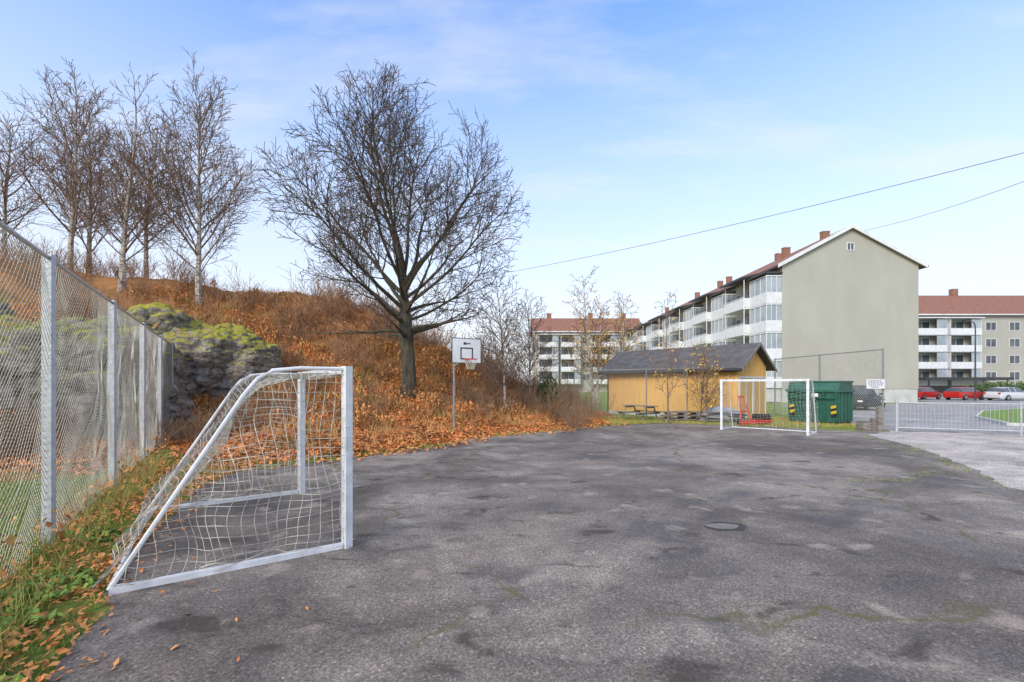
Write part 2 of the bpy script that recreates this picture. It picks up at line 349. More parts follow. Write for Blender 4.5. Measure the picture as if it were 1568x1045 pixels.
x,y=-.3,21.0; birch(6.6,3.2,16,1,loc=(x,y,H(x,y)),rm=.009,tr=.13,dens=1.1)
x,y=.9,23; birch(5.4,2.8,17,1,loc=(x,y,H(x,y)),rm=.009,tr=.13,dens=1.)
birch(10.4,3.6,18,2,loc=(6.6,36,H(6.6,36)),leaves=1900,rm=.014)
birch(8.2,3.4,19,1,loc=(8.2,34,0),leaves=800,rm=.014)
birch(6.2,1.7,20,1,loc=(7.15,20.9,0),leaves=90,rm=.009,dens=.8,tr=.085,name='young_birch_tree',bark=m_btwig)
birch(3.6,1.9,22,2,loc=(9.0,20.9,0),leaves=260,rm=.007,dens=.8,tr=.12,name='young_maple_tree',bark=m_btwig)
# ------------------------------------------------------------ shrubs
random.seed(5)
variants=[]
for vv in range(4):
    T=Tree(); P=dict(seg=[.3,.2],wig=[.12,.15],trop=[.05,.03],tap=[.7,.5],sides=[3,3],mi=[0,0],max=1,den=[6,0],t0=[.2],ang=[(20,45)],rat=[.45],fall=[.5],cr=[.01],rmin=.006,lmin=[.2,.2])
    for k in range(18):
        a=R(0,6.28);el=math.radians(R(40,85)); grow(T,Vector((R(-.4,.4),R(-.4,.4),-.1)),Vector((math.cos(a)*math.cos(el),math.sin(a)*math.cos(el),math.sin(el))),R(.6,1.8),.011,0,P,None)
    variants.append((np.array(T.mb.v),np.array(T.mb.f)))
def place(name,spots,mat,parent=None):
    V=[];F=[];b=0
    for (x,y,s) in spots:
        v,f=variants[random.randrange(4)]; a=R(0,6.28); c,sn=math.cos(a),math.sin(a)
        q=np.stack([(v[:,0]*c-v[:,1]*sn)*s+x,(v[:,0]*sn+v[:,1]*c)*s+y,v[:,2]*s*R(.7,1.15)+H(x,y)],1)
        V.append(q);F.append(f+b);b+=len(v)
    me=bpy.data.meshes.new(name); me.from_pydata(np.concatenate(V).tolist(),[],np.concatenate(F).tolist()); me.materials.append(mat)
    return link(bpy.data.objects.new(name,me),parent)
sp=[];sp2=[]
for _ in range(90): sp.append((R(-13,0),R(23.5,31),R(.7,1.5)))
for _ in range(90): sp.append((R(-34,-14),R(20,29),R(.6,1.4)))
for _ in range(42): sp2.append((R(0,4.8),R(21,34),R(.6,1.4)))
for _ in range(18): 
    y=R(9.5,15); sp2.append((-9.4-(y-9)*.62+R(-1.8,-.3),y,R(.5,.9)))
for _ in range(18): sp2.append((R(-10.6,-8.2),R(12.6,15.8),R(.4,.8)))
for _ in range(8): sp.append((R(-8,-6.3),R(19,22),R(.6,1.)))
for _ in range(24): sp2.append((R(-2.5,3.5),R(18,22.5),R(.4,.8)))
c=0
while c<220:
    x,y=R(-15,2),R(14,26); s_=float(sdist(np.array([x]),np.array([y]))[0])
    if s_>2.5 and math.hypot(x+4.35,y-18)>1.2 and not(-16.5<x<-10 and y<20): (sp if c%3 else sp2).append((x,y,R(.25,.65))); c+=1
place('bare_shrubs',sp,m_shrub); place('dark_bare_shrubs',sp2,m_shrub2)
# ------------------------------------------------------------ blades & leaves
def blades(name,x,y,h,w,mat,lean=.5):
    n=len(x); z,_=hill(x,y); a=rng.uniform(0,6.28,n); dx,dy=np.cos(a)*w,np.sin(a)*w
    lx,ly=rng.normal(0,lean,n)*h,rng.normal(0,lean,n)*h
    v=np.empty((n,3,3)); v[:,0]=np.stack([x-dx,y-dy,z-.01],1); v[:,1]=np.stack([x+dx,y+dy,z-.01],1); v[:,2]=np.stack([x+lx,y+ly,z+h],1)
    me=bpy.data.meshes.new(name); me.from_pydata(v.reshape(-1,3).tolist(),[],np.arange(n*3).reshape(-1,3).tolist()); me.materials.append(mat)
    return link(bpy.data.objects.new(name,me))
def scatter_leaves(name,x,y,size,mat,zoff=.012,tilt=.35,up=0.):
    n=len(x); z,_=hill(x,y); a=rng.uniform(0,6.28,n); s=size*rng.uniform(.6,1.2,n)
    u=np.stack([np.cos(a)*s,np.sin(a)*s,rng.normal(0,tilt,n)*s],1); w=np.stack([-np.sin(a)*s*.65,np.cos(a)*s*.65,rng.normal(0,tilt,n)*s],1)
    c=np.stack([x,y,z+zoff+np.abs(rng.normal(0,.015,n))+s*tilt*.5+rng.uniform(0,1,n)*up],1)
    v=np.stack([c-u,c+w*.8-u*.2,c+u,c-w*.8-u*.2],1)
    me=bpy.data.meshes.new(name); me.from_pydata(v.reshape(-1,3).tolist(),[],np.arange(n*4).reshape(-1,4).tolist()); me.materials.append(mat)
    return link(bpy.data.objects.new(name,me))
def sample(n,x0,x1,y0,y1,fn):
    x=rng.uniform(x0,x1,n);y=rng.uniform(y0,y1,n); s=sdist(x,y); k=rng.uniform(0,1,n)<fn(x,y,s); return x[k],y[k]
def clump(x,y): return .5+.5*np.sin(x*1.3+2*np.sin(y*.9))*np.sin(y*1.7+x*.5)
x,y=sample(210000,-18,6,9,30,lambda x,y,s: np.where(s>-.1,np.where(s<7,.85,.5)*(.45+.55*clump(x,y)),np.where(s>-1.3,.5*np.exp(s*2.2),0)))
scatter_leaves('fallen_leaves_on_slope',x,y,.068,m_leaf)
x,y=sample(200000,-20,6,11,31,lambda x,y,s: np.where(s>2.2,.9*(clump(x*2.3+1,y*2.1)*clump(x*.9,y*1.1+2)>.28),0))
scatter_leaves('dry_bracken',x,y,.05,m_brk,.05,1.0,.42)
x,y=sample(420,-5,12,2.5,18,lambda x,y,s: np.where(s<-.5,.5*np.exp(np.minimum(s,0)*.3),0))
scatter_leaves('scattered_fallen_leaves',x,y,.021,m_leaf,.008)
def edge_x(y): return np.interp(y,[0,2.2,2.85,3.6,4.4,6,8,9.4],[-2.45,-2.55,-2.85,-3.25,-3.85,-4.6,-5.5,-5.6])
def fence_x(y): return -5.13-(y-5.04)*1.72/2.76
x,y=sample(60000,-9.5,-2,1.5,10.5,lambda x,y,s: np.where((x<edge_x(y)+.05)&(s<.2)&(x>fence_x(y)-.4),.7*clump(x*2,y*2)+.15,0))
scatter_leaves('fallen_leaves_by_fence',x,y,.034,m_leaf,.03)
x,y=sample(9000,-6,-1.6,2.2,11,lambda x,y,s: np.where((x>edge_x(y))&(s<0),.5*np.exp(-(x-edge_x(y))*3.4),0))
scatter_leaves('fallen_leaves_on_court_edge',x,y,.028,m_leaf,.008)
x,y=sample(14000,-10,-3,2.4,14,lambda x,y,s: np.where(np.abs(x-fence_x(y)-.12)<.3,.8*clump(x*2.5,y*2.5)**2,0))
scatter_leaves('fence_bottom_weeds',x,y,.032,m_brk,.02,1.0,.4)
x,y=sample(130000,-9.5,-2,1.2,10.5,lambda x,y,s: np.where((x<edge_x(y)-.02)&(s<.3)&(x>fence_x(y)-.5),.6*clump(x*1.5+1,y*1.5)+.2,0))
blades('verge_grass',x,y,rng.uniform(.03,.12,len(x)),.004,m_grass)
x,y=sample(70000,-9.5,-2,1.2,10.5,lambda x,y,s: np.where((x<edge_x(y)-.02)&(np.abs(x-fence_x(y)-.1)<.45),.6*clump(x*2.5+1,y*2.5)+.08,0))
blades('tall_dry_grass',x,y,rng.uniform(.1,.42,len(x)),.004,m_ygrass,.4)
x,y=sample(15000,-6,-2.2,1.8,5.5,lambda x,y,s: np.where((x<edge_x(y)-.1),.6*(clump(x*3,y*3)>.5),0))
scatter_leaves('weeds',x,y,.035,m_weed,.04,.5)
x,y=sample(120000,-16,-4,2,10.5,lambda x,y,s: np.where((x<fence_x(y)-.2)&(s<.6),.6,0))
blades('lawn_grass',x,y,rng.uniform(.03,.08,len(x)),.006,m_grass)
x,y=sample(220000,-18,6,9,32,lambda x,y,s: np.where(s>.3,.95*(.1+.9*(clump(x*1.1+3,y*1.3)>.4)*clump(x+2,y))*np.clip(s/5,.2,1),0))
blades('dry_hill_grass',x,y,rng.uniform(.12,.5,len(x)),.012,m_straw)
x,y=sample(60000,-6,13,9,22.5,lambda x,y,s: np.where(np.abs(s+.2)<.35,.35*clump(x*2,y*2),0)); 
blades('edge_grass',x,y,rng.uniform(.04,.14,len(x)),.01,m_grass)
x=rng.uniform(4.5,15,30000); y=rng.uniform(19.0,24,30000); k=(y>np.interp(x,[4.4,6.6,9,11.2,13.2,15],[19.9,21.2,20.3,18.9,17.7,17.7])+.05); x=x[k];y=y[k]
blades('verge_weeds',x,y,rng.uniform(.03,.16,len(x)),.012,m_ygrass)
cw=[]
for (a,b,n) in [((9.0,9.3),(6.1,8.2),260),((6.9,6.0),(7.0,5.9),60),((11.5,13),(9.5,9.5),260),((3.5,17.5),(9,12),260),((12.4,16),(7.5,5.2),700)]:
    for _ in range(n):
        t=R(0,1); cw.append((a[0]+(b[0]-a[0])*t+random.gauss(0,.08),a[1]+(b[1]-a[1])*t+.15*math.sin(t*9)+random.gauss(0,.05)))
cw=np.array(cw); blades('crack_weeds',cw[:,0],cw[:,1],rng.uniform(.01,.035,len(cw)),.012,m_grass,1.)
# ------------------------------------------------------------ chain link fences
def chainlink(name,P,H0,sp,wr,post=.045,square=True,bulge=.03,pm=None):
    e=empty(name); mb=MB(); pb=MB()
    for i,p in enumerate(P):
        if square:
            pb.box(p[0]-post,p[0]+post,p[1]-post*.5,p[1]+post*.5,-.2,H0+.04,0)
        else: pb.tube([(p[0],p[1],-.2),(p[0],p[1],H0+.04)],post,8,0,True)
    for a,b in zip(P[:-1],P[1:]):
        pb.tube([(a[0],a[1],H0),(b[0],b[1],H0)],.024,8,0)
        pb.tube([(a[0],a[1],.06),(b[0],b[1],.06)],.004,4,0)
        a=Vector(a);b=Vector(b);L=(b-a).length;d=(b-a)/L;nn=Vector((-d.y,d.x))
        for sg in (1,-1):
            k=-H0
            while k<L:
                z0=max(0,-k);z1=min(H0,L-k)
                if z1-z0>.05:
                    m=max(2,int((z1-z0)/.4)); pts=[]
                    for j in range(m+1):
                        z=z0+(z1-z0)*j/m; u=k+z
                        if sg<0: u=L-u
                        q=a+d*u+nn*(.02+bulge*noise.noise(Vector((u*.9+a.x,z*.9,a.y)))*min(1,z*4,(H0-z)*4)*2)
                        pts.append((q.x,q.y,.04+z*(H0-.04)/H0))
                    mb.tube(pts,wr,3)
                k+=sp
    pb.obj('posts_and_rails',pm or m_galv,e); mb.obj('wire_mesh',m_wire,e); return e
FP=[(-5.13+1.72*1,5.04-2.76),(-5.13,5.04),(-6.85,7.8),(-8.57,10.56),(-10.29,13.3),(-11.8,15.75)]
chainlink('chain_link_fence',FP,3.2,.078,.0025,.055,True,.05)
chainlink('chain_link_fence',[(15.9,19.5),(15.75,23.3),(15.6,27)],3.3,.12,.005,.04,False,pm=m_gdull)
chainlink('chain_link_fence',[(3.3,24.2),(6.7,22.7),(8.35,21.7)],2.55,.14,.004,.03,False,pm=m_gdull)
# ------------------------------------------------------------ goals
def goal(A,wd,bd,W,depth,top,cr=.0032,cell=.09,Ht=2.0):
    e=empty('football_goal'); fr=MB(); nt_=MB(); A=Vector((A[0],A[1],0));wd=Vector((*wd,0)).normalized();bd=Vector((*bd,0)).normalized()
    G=lambda w,b,z: A+wd*w+bd*b+Vector((0,0,z))
    for w in (0,W):
        fr.beam(G(w,0,.0),G(w,0,Ht),.085,0,.085)
        fr.beam(G(w,.05,.035),G(w,depth,.03),.06,0,.055)
        prof=[(0.03,Ht-.03),(top*.55,Ht-.03),(top*.85,Ht-.06),(top,Ht-.14),(top+.12,Ht-.3),(depth,.04)]
        fr.tube([tuple(G(w,b,z)) for b,z in prof],.022,8)
    fr.beam(G(.04,0,Ht-.043),G(W-.04,0,Ht-.043),.083,0,.083)
    fr.tube([tuple(G(0,depth,.035)),tuple(G(W,depth,.035))],.022,8)
    prof=[(0,Ht-.05),(top*.85,Ht-.07),(top+.12,Ht-.32),(depth,.05)]
    def zmax(b): return float(np.interp(b,[p[0] for p in prof],[p[1] for p in prof]))
    def bmax(z): return float(np.interp(z,[p[1] for p in prof][::-1],[p[0] for p in prof][::-1]))
    def wob(b,z,w): return noise.noise_vector(Vector((b*2.2,z*2.2,w*1.5)))
    for w in (0,W):
        sg=-1 if w==0 else 1
        def S(b,z):
            v=wob(b,z,w+5); k=min(1,3*max(0,zmax(b)-z)+.1); f=.04*math.sin(b*9+z*3)*k
            q=G(w+sg*.02+v.x*.2*k+f,b+v.y*.13*k,max(.03,z+v.z*.12*k-.05*k)); return tuple(q)
        b=.04
        while b<depth-.04:
            zb=.06+.12*math.sin(b/depth*math.pi)+.04*math.sin(b*11); zt=zmax(b)
            if zt>zb+.05:
                m=max(2,int((zt-zb)/.08)); nt_.tube([S(b,zb+(zt-zb)*j/m) for j in range(m+1)],cr,3)
            b+=cell*R(.85,1.15)
        z=.14
        while z<Ht-.06:
            bm_=bmax(z); m=max(2,int(bm_/.08)); nt_.tube([S(bm_*j/m,z) for j in range(m+1)],cr,3); z+=cell*R(.9,1.1)
        nt_.tube([S(.04+(depth-.1)*j/30,.06+.12*math.sin(j/30*math.pi)+.04*math.sin((.04+(depth-.1)*j/30)*11)) for j in range(31)],cr*1.8,4)
    cum=[0]
    for (b0,z0),(b1,z1) in zip(prof[:-1],prof[1:]): cum.append(cum[-1]+math.hypot(b1-b0,z1-z0))
    Lp=cum[-1]
    def Bk(w,s):
        b=float(np.interp(s,cum,[p[0] for p in prof]));z=float(np.interp(s,cum,[p[1] for p in prof]))
        k=math.sin(w/W*math.pi); sag=.16*k*math.sin(s/Lp*math.pi); v=wob(b+3,z,w)
        bot=max(0,(s/Lp-.7)/.3)
        return tuple(G(w+v.x*.1,b+v.y*.1-sag*.2+.12*math.sin(bot*2.6),max(.03,z-sag+v.z*.1)))
    w=0.05
    while w<W: nt_.tube([Bk(w,Lp*j/34) for j in range(35)],cr,3); w+=cell*R(.9,1.1)
    s=0
    while s<Lp: nt_.tube([Bk(W*j/30,s) for j in range(31)],cr,3); s+=cell*R(.9,1.1)
    fr.obj('frame',m_goal,e); nt_.obj('net',m_net,e); return e
goal((-1.82,5.02),(-.553,.833),(-.824,-.566),3.0,1.98,.86)
goal((10.4,16.0),(-.70,.714),(.714,.70),2.95,1.2,.6,.003,.12)
# ------------------------------------------------------------ basketball hoop
e=empty('basketball_hoop'); mb=MB(); pz=Vector((-2.1,16.5,0)); bc=Vector((-1.6,15.95,2.97))
nrm=Vector((.5,-.866,0)); tg=Vector((.866,.5,0))
mb.tube([tuple(pz+Vector((0,0,-.1))),tuple(pz+Vector((0,0,2.95)))],.045,10,0,True)
for dz in (-.25,.2): mb.beam(pz+Vector((0,0,2.7+dz)),bc-nrm*.02+Vector((0,0,dz)),.05,0)
mb.obj('pole',m_gdull,e)
def plate(mb,c,u,n,hw,z0,z1,t,mi,u0=None):
    M4=Matrix((( u.x,n.x,0,c.x),(u.y,n.y,0,c.y),(0,0,1,c.z),(0,0,0,1))); mb.M=M4
    mb.box(-hw if u0 is None else u0,hw,0,t,z0,z1,mi); mb.M=None
mb=MB(); plate(mb,bc,tg,nrm,.56,-.43,.45,.03,0)
def pframe(cx,hw,z0,z1,th,mi,off):
    for (a,b,c,d) in ((-hw,hw,z0,z0+th),(-hw,hw,z1-th,z1),(-hw,-hw+th,z0+th,z1-th),(hw-th,hw,z0+th,z1-th)):
        plate(mb,bc,tg,nrm,b,c,d,off,mi,a)
pframe(0,.56,-.43,.45,.022,1,.034); pframe(0,.24,-.3,.12,.045,1,.034)
plate(mb,bc,tg,nrm,.0,.22,.3,.034,1,-.12); plate(mb,bc,tg,nrm,.14,.24,.28,.034,1,.02)
mb.obj('backboard',[m_white,m_black],e)
mb=MB(); rc=bc+nrm*.36+Vector((0,0,-.3)); mb.tube([tuple(rc+Vector((.225*math.cos(a),.225*math.sin(a),0))) for a in [k*math.pi/12 for k in range(25)]],.014,6)
mb.beam(bc+nrm*.03+Vector((0,0,-.3)),rc-nrm*.21,.14,0,.03); mb.obj('rim',m_red,e)
mb=MB()
for k in range(12):
    for s in (1,-1):
        mb.tube([tuple(rc+Vector(((.22-.1*t)*math.cos(k*.5236+s*t*.9),(.22-.1*t)*math.sin(k*.5236+s*t*.9),-.35*t))) for t in (0,.33,.66,1)],.005,3)
mb.obj('net',m_net,e)
# ------------------------------------------------------------ shed
e=empty('yellow_wooden_shed')
m_yw,nt,b=newmat('yellow_wood')
c=ramp(nt,nz(nt,pos(nt,(3,3,.4)),3,6,.6),[(.3,(.8,.49,.16)),(.6,(.72,.42,.125)),(.75,(.5,.27,.085))]); nt.links.new(c,b.inputs['Base Color']); b.inputs['Roughness'].default_value=.75
m_sh=M('bitumen_roof',(.13,.12,.118),(.075,.07,.068),2.5,.9,bmp=.5,bs=12)
Mt=Matrix(((-.64,.77,0,11.1),(.768,.64,0,22.4),(0,0,1,0),(0,0,0,1)))
L,W,Eh,Rh=8.0,3.4,2.75,3.85
mb=MB(); mb.M=Mt
mb.box(0,L,0,W,0,Eh,0)
mb.add([(0,0,Eh),(0,W,Eh),(0,W/2,Rh-.06),(L,0,Eh),(L,W,Eh),(L,W/2,Rh-.06)],[(0,1,2),(3,5,4)],0)
k=.08
while k<L: mb.box(k,k+.045,-.022,.0,.18,Eh-.05,0); k+=.16
k=.06
while k<W:
    mb.box(-.022,0,k,k+.045,2.2,Eh+min(k,W-k)*.62-.08,0); k+=.16
mb.box(-.03,L+.03,-.035,0,0,.17,1)
mb.box(-.03,.1,-.045,-.024,.17,Eh-.05,0)
mb.obj('cladding',[m_yw,m_plinth],e)
mb=MB(); mb.M=Mt; ov=.38; sl=(Rh-Eh)/(W/2)
for (y0,y1) in ((-ov,W/2),(W+ov,W/2)):
    z0=Eh-sl*ov+.03; z1=Rh+.03
    mb.add([(-ov,y0,z0),(L+ov,y0,z0),(L+ov,y1,z1),(-ov,y1,z1),(-ov,y0,z0+.06),(L+ov,y0,z0+.06),(L+ov,y1,z1+.06),(-ov,y1,z1+.06)],[(3,2,1,0),(4,5,6,7),(0,1,5,4),(2,3,7,6),(0,4,7,3),(1,2,6,5)],0)
    for x0 in (-ov-.03,L+ov+.004): mb.add([(x0,y0,z0-.1),(x0,y1,z1-.1),(x0,y1,z1+.08),(x0,y0,z0+.08),(x0+.026,y0,z0-.1),(x0+.026,y1,z1-.1),(x0+.026,y1,z1+.08),(x0+.026,y0,z0+.08)],[(0,1,2,3),(7,6,5,4),(0,3,7,4),(0,4,5,1),(1,5,6,2),(3,2,6,7)],2)
mb.box(-ov,L+ov,-ov-.03,-ov-.004,Eh-sl*ov-.08,Eh-sl*ov+.09,1)
mb.tube([(-ov,-ov-.08,Eh-sl*ov),(L+ov,-ov-.08,Eh-sl*ov-.03)],.05,8,3)
mb.tube([(L-.1,-ov-.08,Eh-sl*ov),(L-.1,-.07,Eh-.45),(L-.1,-.07,.1)],.035,8,3)
mb.obj('roof',[m_sh,m_dark,m_plank,m_dark],e)
mb=MB(); mb.M=Mt
for (a,b_) in ((.18,1.62),(1.8,3.2)):
    mb.box(-.03,-.004,a,b_,.05,2.12,0)
    for (c0,c1,z0,z1) in ((a-.09,a,.0,2.2),(b_,b_+.08,.0,2.2),(a,b_,2.12,2.2)): mb.box(-.06,-.002,c0,c1,z0,z1,1)
    mb.box(-.045,-.03,(a+b_)/2-.02,(a+b_)/2+.02,.05,2.12,1)
mb.obj('doors',[m_yw,m_white],e)
# ------------------------------------------------------------ stacked benches, plank piles, tarp, plough
random.seed(3)
def pile(cx,cy,n,lays,hl):
    mb=MB()
    for lay in range(lays):
        z=.12+lay*.17
        for k in range(n):
            a=R(-.1,.1); o=R(-.35,.35); y=cy+k*.14+R(-.02,.02)
            mb.beam((cx-hl+o,y-a,z),(cx+hl+o,y+a,z+R(-.02,.03)),.12,0,.04)
        for xx in (-hl*.8,0,hl*.8): mb.box(cx+xx-.05,cx+xx+.05,cy-.08,cy+n*.14,z-.13,z-.025,0)
    mb.obj('plank_pile',m_plank)
pile(8.25,21.75,6,3,.8)
def picnic(cx,cy,ang):
    e=empty('picnic_table'); mb=MB(); mb.M=Matrix.Translation((cx,cy,0))@Matrix.Rotation(ang,4,'Z')
    for k in range(5): mb.box(-.85,.85,-.34+k*.14,-.22+k*.14,.72,.755)
    for sy in (-1,1):
        for k in (0,1): mb.box(-.85,.85,sy*.72-.13+k*.14,sy*.72-.01+k*.14,.43,.465)
    for xx in (-.6,.6):
        mb.beam((xx,-.3,.70),(xx,-.62,0),.09,0,.045); mb.beam((xx,.3,.70),(xx,.62,0),.09,0,.045)
        mb.beam((xx+.05,-.85,.39),(xx+.05,.85,.39),.045,0,.09); mb.beam((xx+.05,-.34,.68),(xx+.05,.34,.68),.045,0,.07)
    mb.M=mb.M; mb.obj('table_and_benches',m_plank,e)
picnic(6.35,22.6,2.2)
mb=MB()
for k in range(12): mb.beam((8.9+R(-.3,.2),21.0+k*.07,.1+R(0,.4)),(10.8+R(-.3,.3),20.3+k*.1,.1+R(0,.5)),.1,0,.04)
mb.obj('plank_pile',m_plank)
mb=MB(); n=18; vs=[];fs=[]
for i in range(n):
    for j in range(n):
        u=i/(n-1)*2-1;v=j/(n-1)*2-1; h=.75*(1-abs(u)**3)*(1-abs(v)**3)+.12*noise.noise(Vector((u*3,v*3,1)))
        vs.append((9.9+u*.95-v*.3,21.5+v*.5,max(.01,h)))
for i in range(n-1):
    for j in range(n-1): fs.append((i*n+j,(i+1)*n+j,(i+1)*n+j+1,i*n+j+1))
mb.add(vs,fs); mb.obj('tarpaulin_covered_pile',m_tarp,smooth=True)
mb=MB()
o=Vector((10.0,19.9,0))
mb.beam(o+Vector((0,0,.1)),o+Vector((.15,.4,1.25)),.06,0); mb.beam(o+Vector((.5,0,.1)),o+Vector((.3,.4,1.25)),.06,0); mb.beam(o+Vector((.12,.4,1.25)),o+Vector((.33,.4,1.25)),.07,0)
mb.beam(o+Vector((.07,.2,.6)),o+Vector((.43,.2,.6)),.05,0); mb.beam(o+Vector((-.1,-.1,.12)),o+Vector((1.3,-.1,.25)),.08,0,.2); mb.box(10.6,11.2,19.7,20.1,.3,.5,1)
for xx in (-.05,.55): mb.tube([tuple(o+Vector((xx-.03,.05,.15))),tuple(o+Vector((xx+.03,.05,.15)))],.15,12,1,True)
mb.obj('red_snow_plough',[m_red,m_tyre])
# ------------------------------------------------------------ green container
e=empty('green_waste_container'); m_gr=M('green_container_paint',(.03,.13,.085),(.02,.085,.058),4,.5)
u=Vector((.8,.6,0)); v=Vector((-.6,.8,0)); o=Vector((14.2,19.8,0))
Mt=Matrix(((u.x,v.x,0,o.x),(u.y,v.y,0,o.y),(0,0,1,0),(0,0,0,1)))
mb=MB(); mb.M=Mt; A_,B_=1.75,2.05
mb.add([(.15,.0,.12),(A_,.0,.12),(A_,B_,.12),(.15,B_,.12),(0,0,1.5),(A_,0,1.5),(A_,B_,1.5),(0,B_,1.5),(.25,0,1.92),(A_,0,1.92),(A_,B_,1.92),(.25,B_,1.92)],
 [(3,2,1,0),(0,1,5,4),(1,2,6,5),(2,3,7,6),(3,0,4,7),(4,5,9,8),(5,6,10,9),(6,7,11,10),(7,4,8,11),(8,9,10,11)],0)
for k in range(5): 
    yy=.04+k*(B_-.14)/4; mb.add([(.11,yy,.14),(-.055,yy,1.46),(-.055,yy+.08,1.46),(.11,yy+.08,.14),(.16,yy,.14),(.0,yy,1.46),(.0,yy+.08,1.46),(.16,yy+.08,.14)],[(0,1,2,3),(0,4,5,1),(3,2,6,7),(1,5,6,2),(0,3,7,4)],0)
for k in range(4): xx=.3+k*.42; mb.box(xx,xx+.07,-.05,-.001,.14,1.46,0)
mb.box(-.07,A_+.05,-.07,B_+.05,1.46,1.56,0)
mb.box(.2,A_+.03,-.04,B_+.03,1.9,1.96,0)
for xx in (.25,1.4): mb.box(xx,xx+.12,.0,B_,.0,.13,1)
mb.box(-.09,-.06,.75,1.0,1.25,1.4,2)
mb.tube([(-.1,.1,1.2),(-.1,B_-.1,1.2)],.03,6,0)
for yy in (.08,B_-.3):
    for q in range(4): 
        mb.add([(.04-q*.02,yy-.002,.42+q*.12),(.04-q*.02,yy+.2,.36+q*.12),(.02-q*.02,yy+.2,.48+q*.12),(.02-q*.02,yy-.002,.54+q*.12)],[(0,1,2,3)],3 if q%2 else 1)
mb.obj('body',[m_gr,m_black,m_white,m_yellow],e)
# ------------------------------------------------------------ sign
e=empty('notice_sign'); mb=MB(); mb.box(15.1,15.88,19.38,19.4,1.62,2.02,0)
for k,(a,b_) in enumerate(((.08,.6),(.06,.7),(.1,.66),(.2,.5))):
    x0=15.1+a
    while x0<15.1+b_: w=R(.03,.09); mb.box(x0,x0+w,19.374,19.379,1.93-k*.085,1.965-k*.085,1); x0+=w+.03
mb.obj('board',[m_white,m_black],e)
# ------------------------------------------------------------ gate
e=empty('metal_gate'); mb=MB(); a=Vector((14.75,17.45,0)); b_=Vector((21.5,14.6,0)); d=(b_-a)
for t in (0,.48,1): mb.tube([tuple(a+d*t+Vector((0,0,0))),tuple(a+d*t+Vector((0,0,1.2)))],.05 if t!=.48 else .03,8,0,True)
for z in (.15,1.1): mb.tube([tuple(a+Vector((0,0,z))),tuple(b_+Vector((0,0,z)))],.026,6)
n=int(d.length/.12)
for k in range(n): mb.tube([tuple(a+d*(k+.5)/n+Vector((0,0,.15))),tuple(a+d*(k+.5)/n+Vector((0,0,1.1)))],.0065,4)
mb.obj('gate_frame',m_galv,e)
mb=MB(); mb.box(14.1,14.25,17.5,17.65,0,.95,0); mb.box(13.7,14.1,17.75,18.15,.0,.35,0); mb.box(14.0,14.35,17.65,17.8,0,.5,0); mb.obj('wooden_bollards',m_plank)
# ------------------------------------------------------------ buildings
FL=[1.6,4.4,7.2,10.0]
def window(mb,ax,c,w,z0,z1,plane,out,gi=1,fi=0):
    def bx(a0,a1,zz0,zz1,t,mi):
        lo,hi=(plane-t,plane-.002) if out<0 else (plane+.002,plane+t)
        if ax=='x': mb.box(lo,hi,a0,a1,zz0,zz1,mi)
        else: mb.box(a0,a1,lo,hi,zz0,zz1,mi)
    bx(c-w/2,c+w/2,z0,z1,.02,gi)
    f=.07
    bx(c-w/2-f,c-w/2,z0-f,z1+f,.06,fi);bx(c+w/2,c+w/2+f,z0-f,z1+f,.06,fi);bx(c-w/2,c+w/2,z1,z1+f,.06,fi);bx(c-w/2,c+w/2,z0-f,z0,.06,fi);bx(c-.03,c+.03,z0,z1,.05,fi)
def gable_roof(mb,x0,x1,y0,y1,e,r,along,ov=.6,th=.22):
    if along=='y':
        xm=(x0+x1)/2; s=(r-e)/(xm-x0)
        for xa in (x0-ov,x1+ov):
            za=e-s*ov
            mb.add([(xa,y0-ov*.6,za),(xa,y1+ov,za),(xm,y1+ov,r),(xm,y0-ov*.6,r),(xa,y0-ov*.6,za+th),(xa,y1+ov,za+th),(xm,y1+ov,r+th),(xm,y0-ov*.6,r+th)],[(0,1,2,3),(7,6,5,4),(0,4,5,1),(2,6,7,3),(1,5,6,2)],0)
            mb.add([(xa,y0-ov*.6-.02,za-.12),(xm,y0-ov*.6-.02,r-.12),(xm,y0-ov*.6-.02,r+th+.03),(xa,y0-ov*.6-.02,za+th+.03),(xa,y0-ov*.6+.1,za-.12),(xm,y0-ov*.6+.1,r-.12),(xm,y0-ov*.6+.1,r+th+.03),(xa,y0-ov*.6+.1,za+th+.03)],[(0,1,2,3),(0,4,5,1),(3,2,6,7),(7,6,5,4),(0,3,7,4)],1)
            mb.box(xa-(.1 if xa<xm else 0),xa+(0 if xa<xm else .1),y0-ov*.6,y1+ov,za-.06,za+.1,2)
    else:
        ym=(y0+y1)/2; s=(r-e)/(ym-y0)
        for ya in (y0-ov,y1+ov):
            za=e-s*ov
            mb.add([(x0-ov,ya,za),(x1+ov,ya,za),(x1+ov,ym,r),(x0-ov,ym,r),(x0-ov,ya,za+th),(x1+ov,ya,za+th),(x1+ov,ym,r+th),(x0-ov,ym,r+th)],[(0,1,2,3),(7,6,5,4),(0,4,5,1),(2,6,7,3),(1,5,6,2),(0,3,7,4)],0)
        mb.box(x0-ov,x1+ov,y0-ov-.1,y0-ov,e-s*ov-.06,e-s*ov+.12,1)
def chimney(mb,x,y,z0,z1,w=.4):
    mb.box(x-w,x+w,y-w*.8,y+w*.8,z0,z1,0); mb.box(x-w-.06,x+w+.06,y-w*.8-.06,y+w*.8+.06,z1,z1+.1,1)
e=empty('apartment_building')
x0,x1,y0,y1,ev,rd=26.7,40.2,45.,103.4,13.7,17.3
mb=MB(); mb.box(x0,x1,y0,y1,1.35,ev,0); xm=(x0+x1)/2
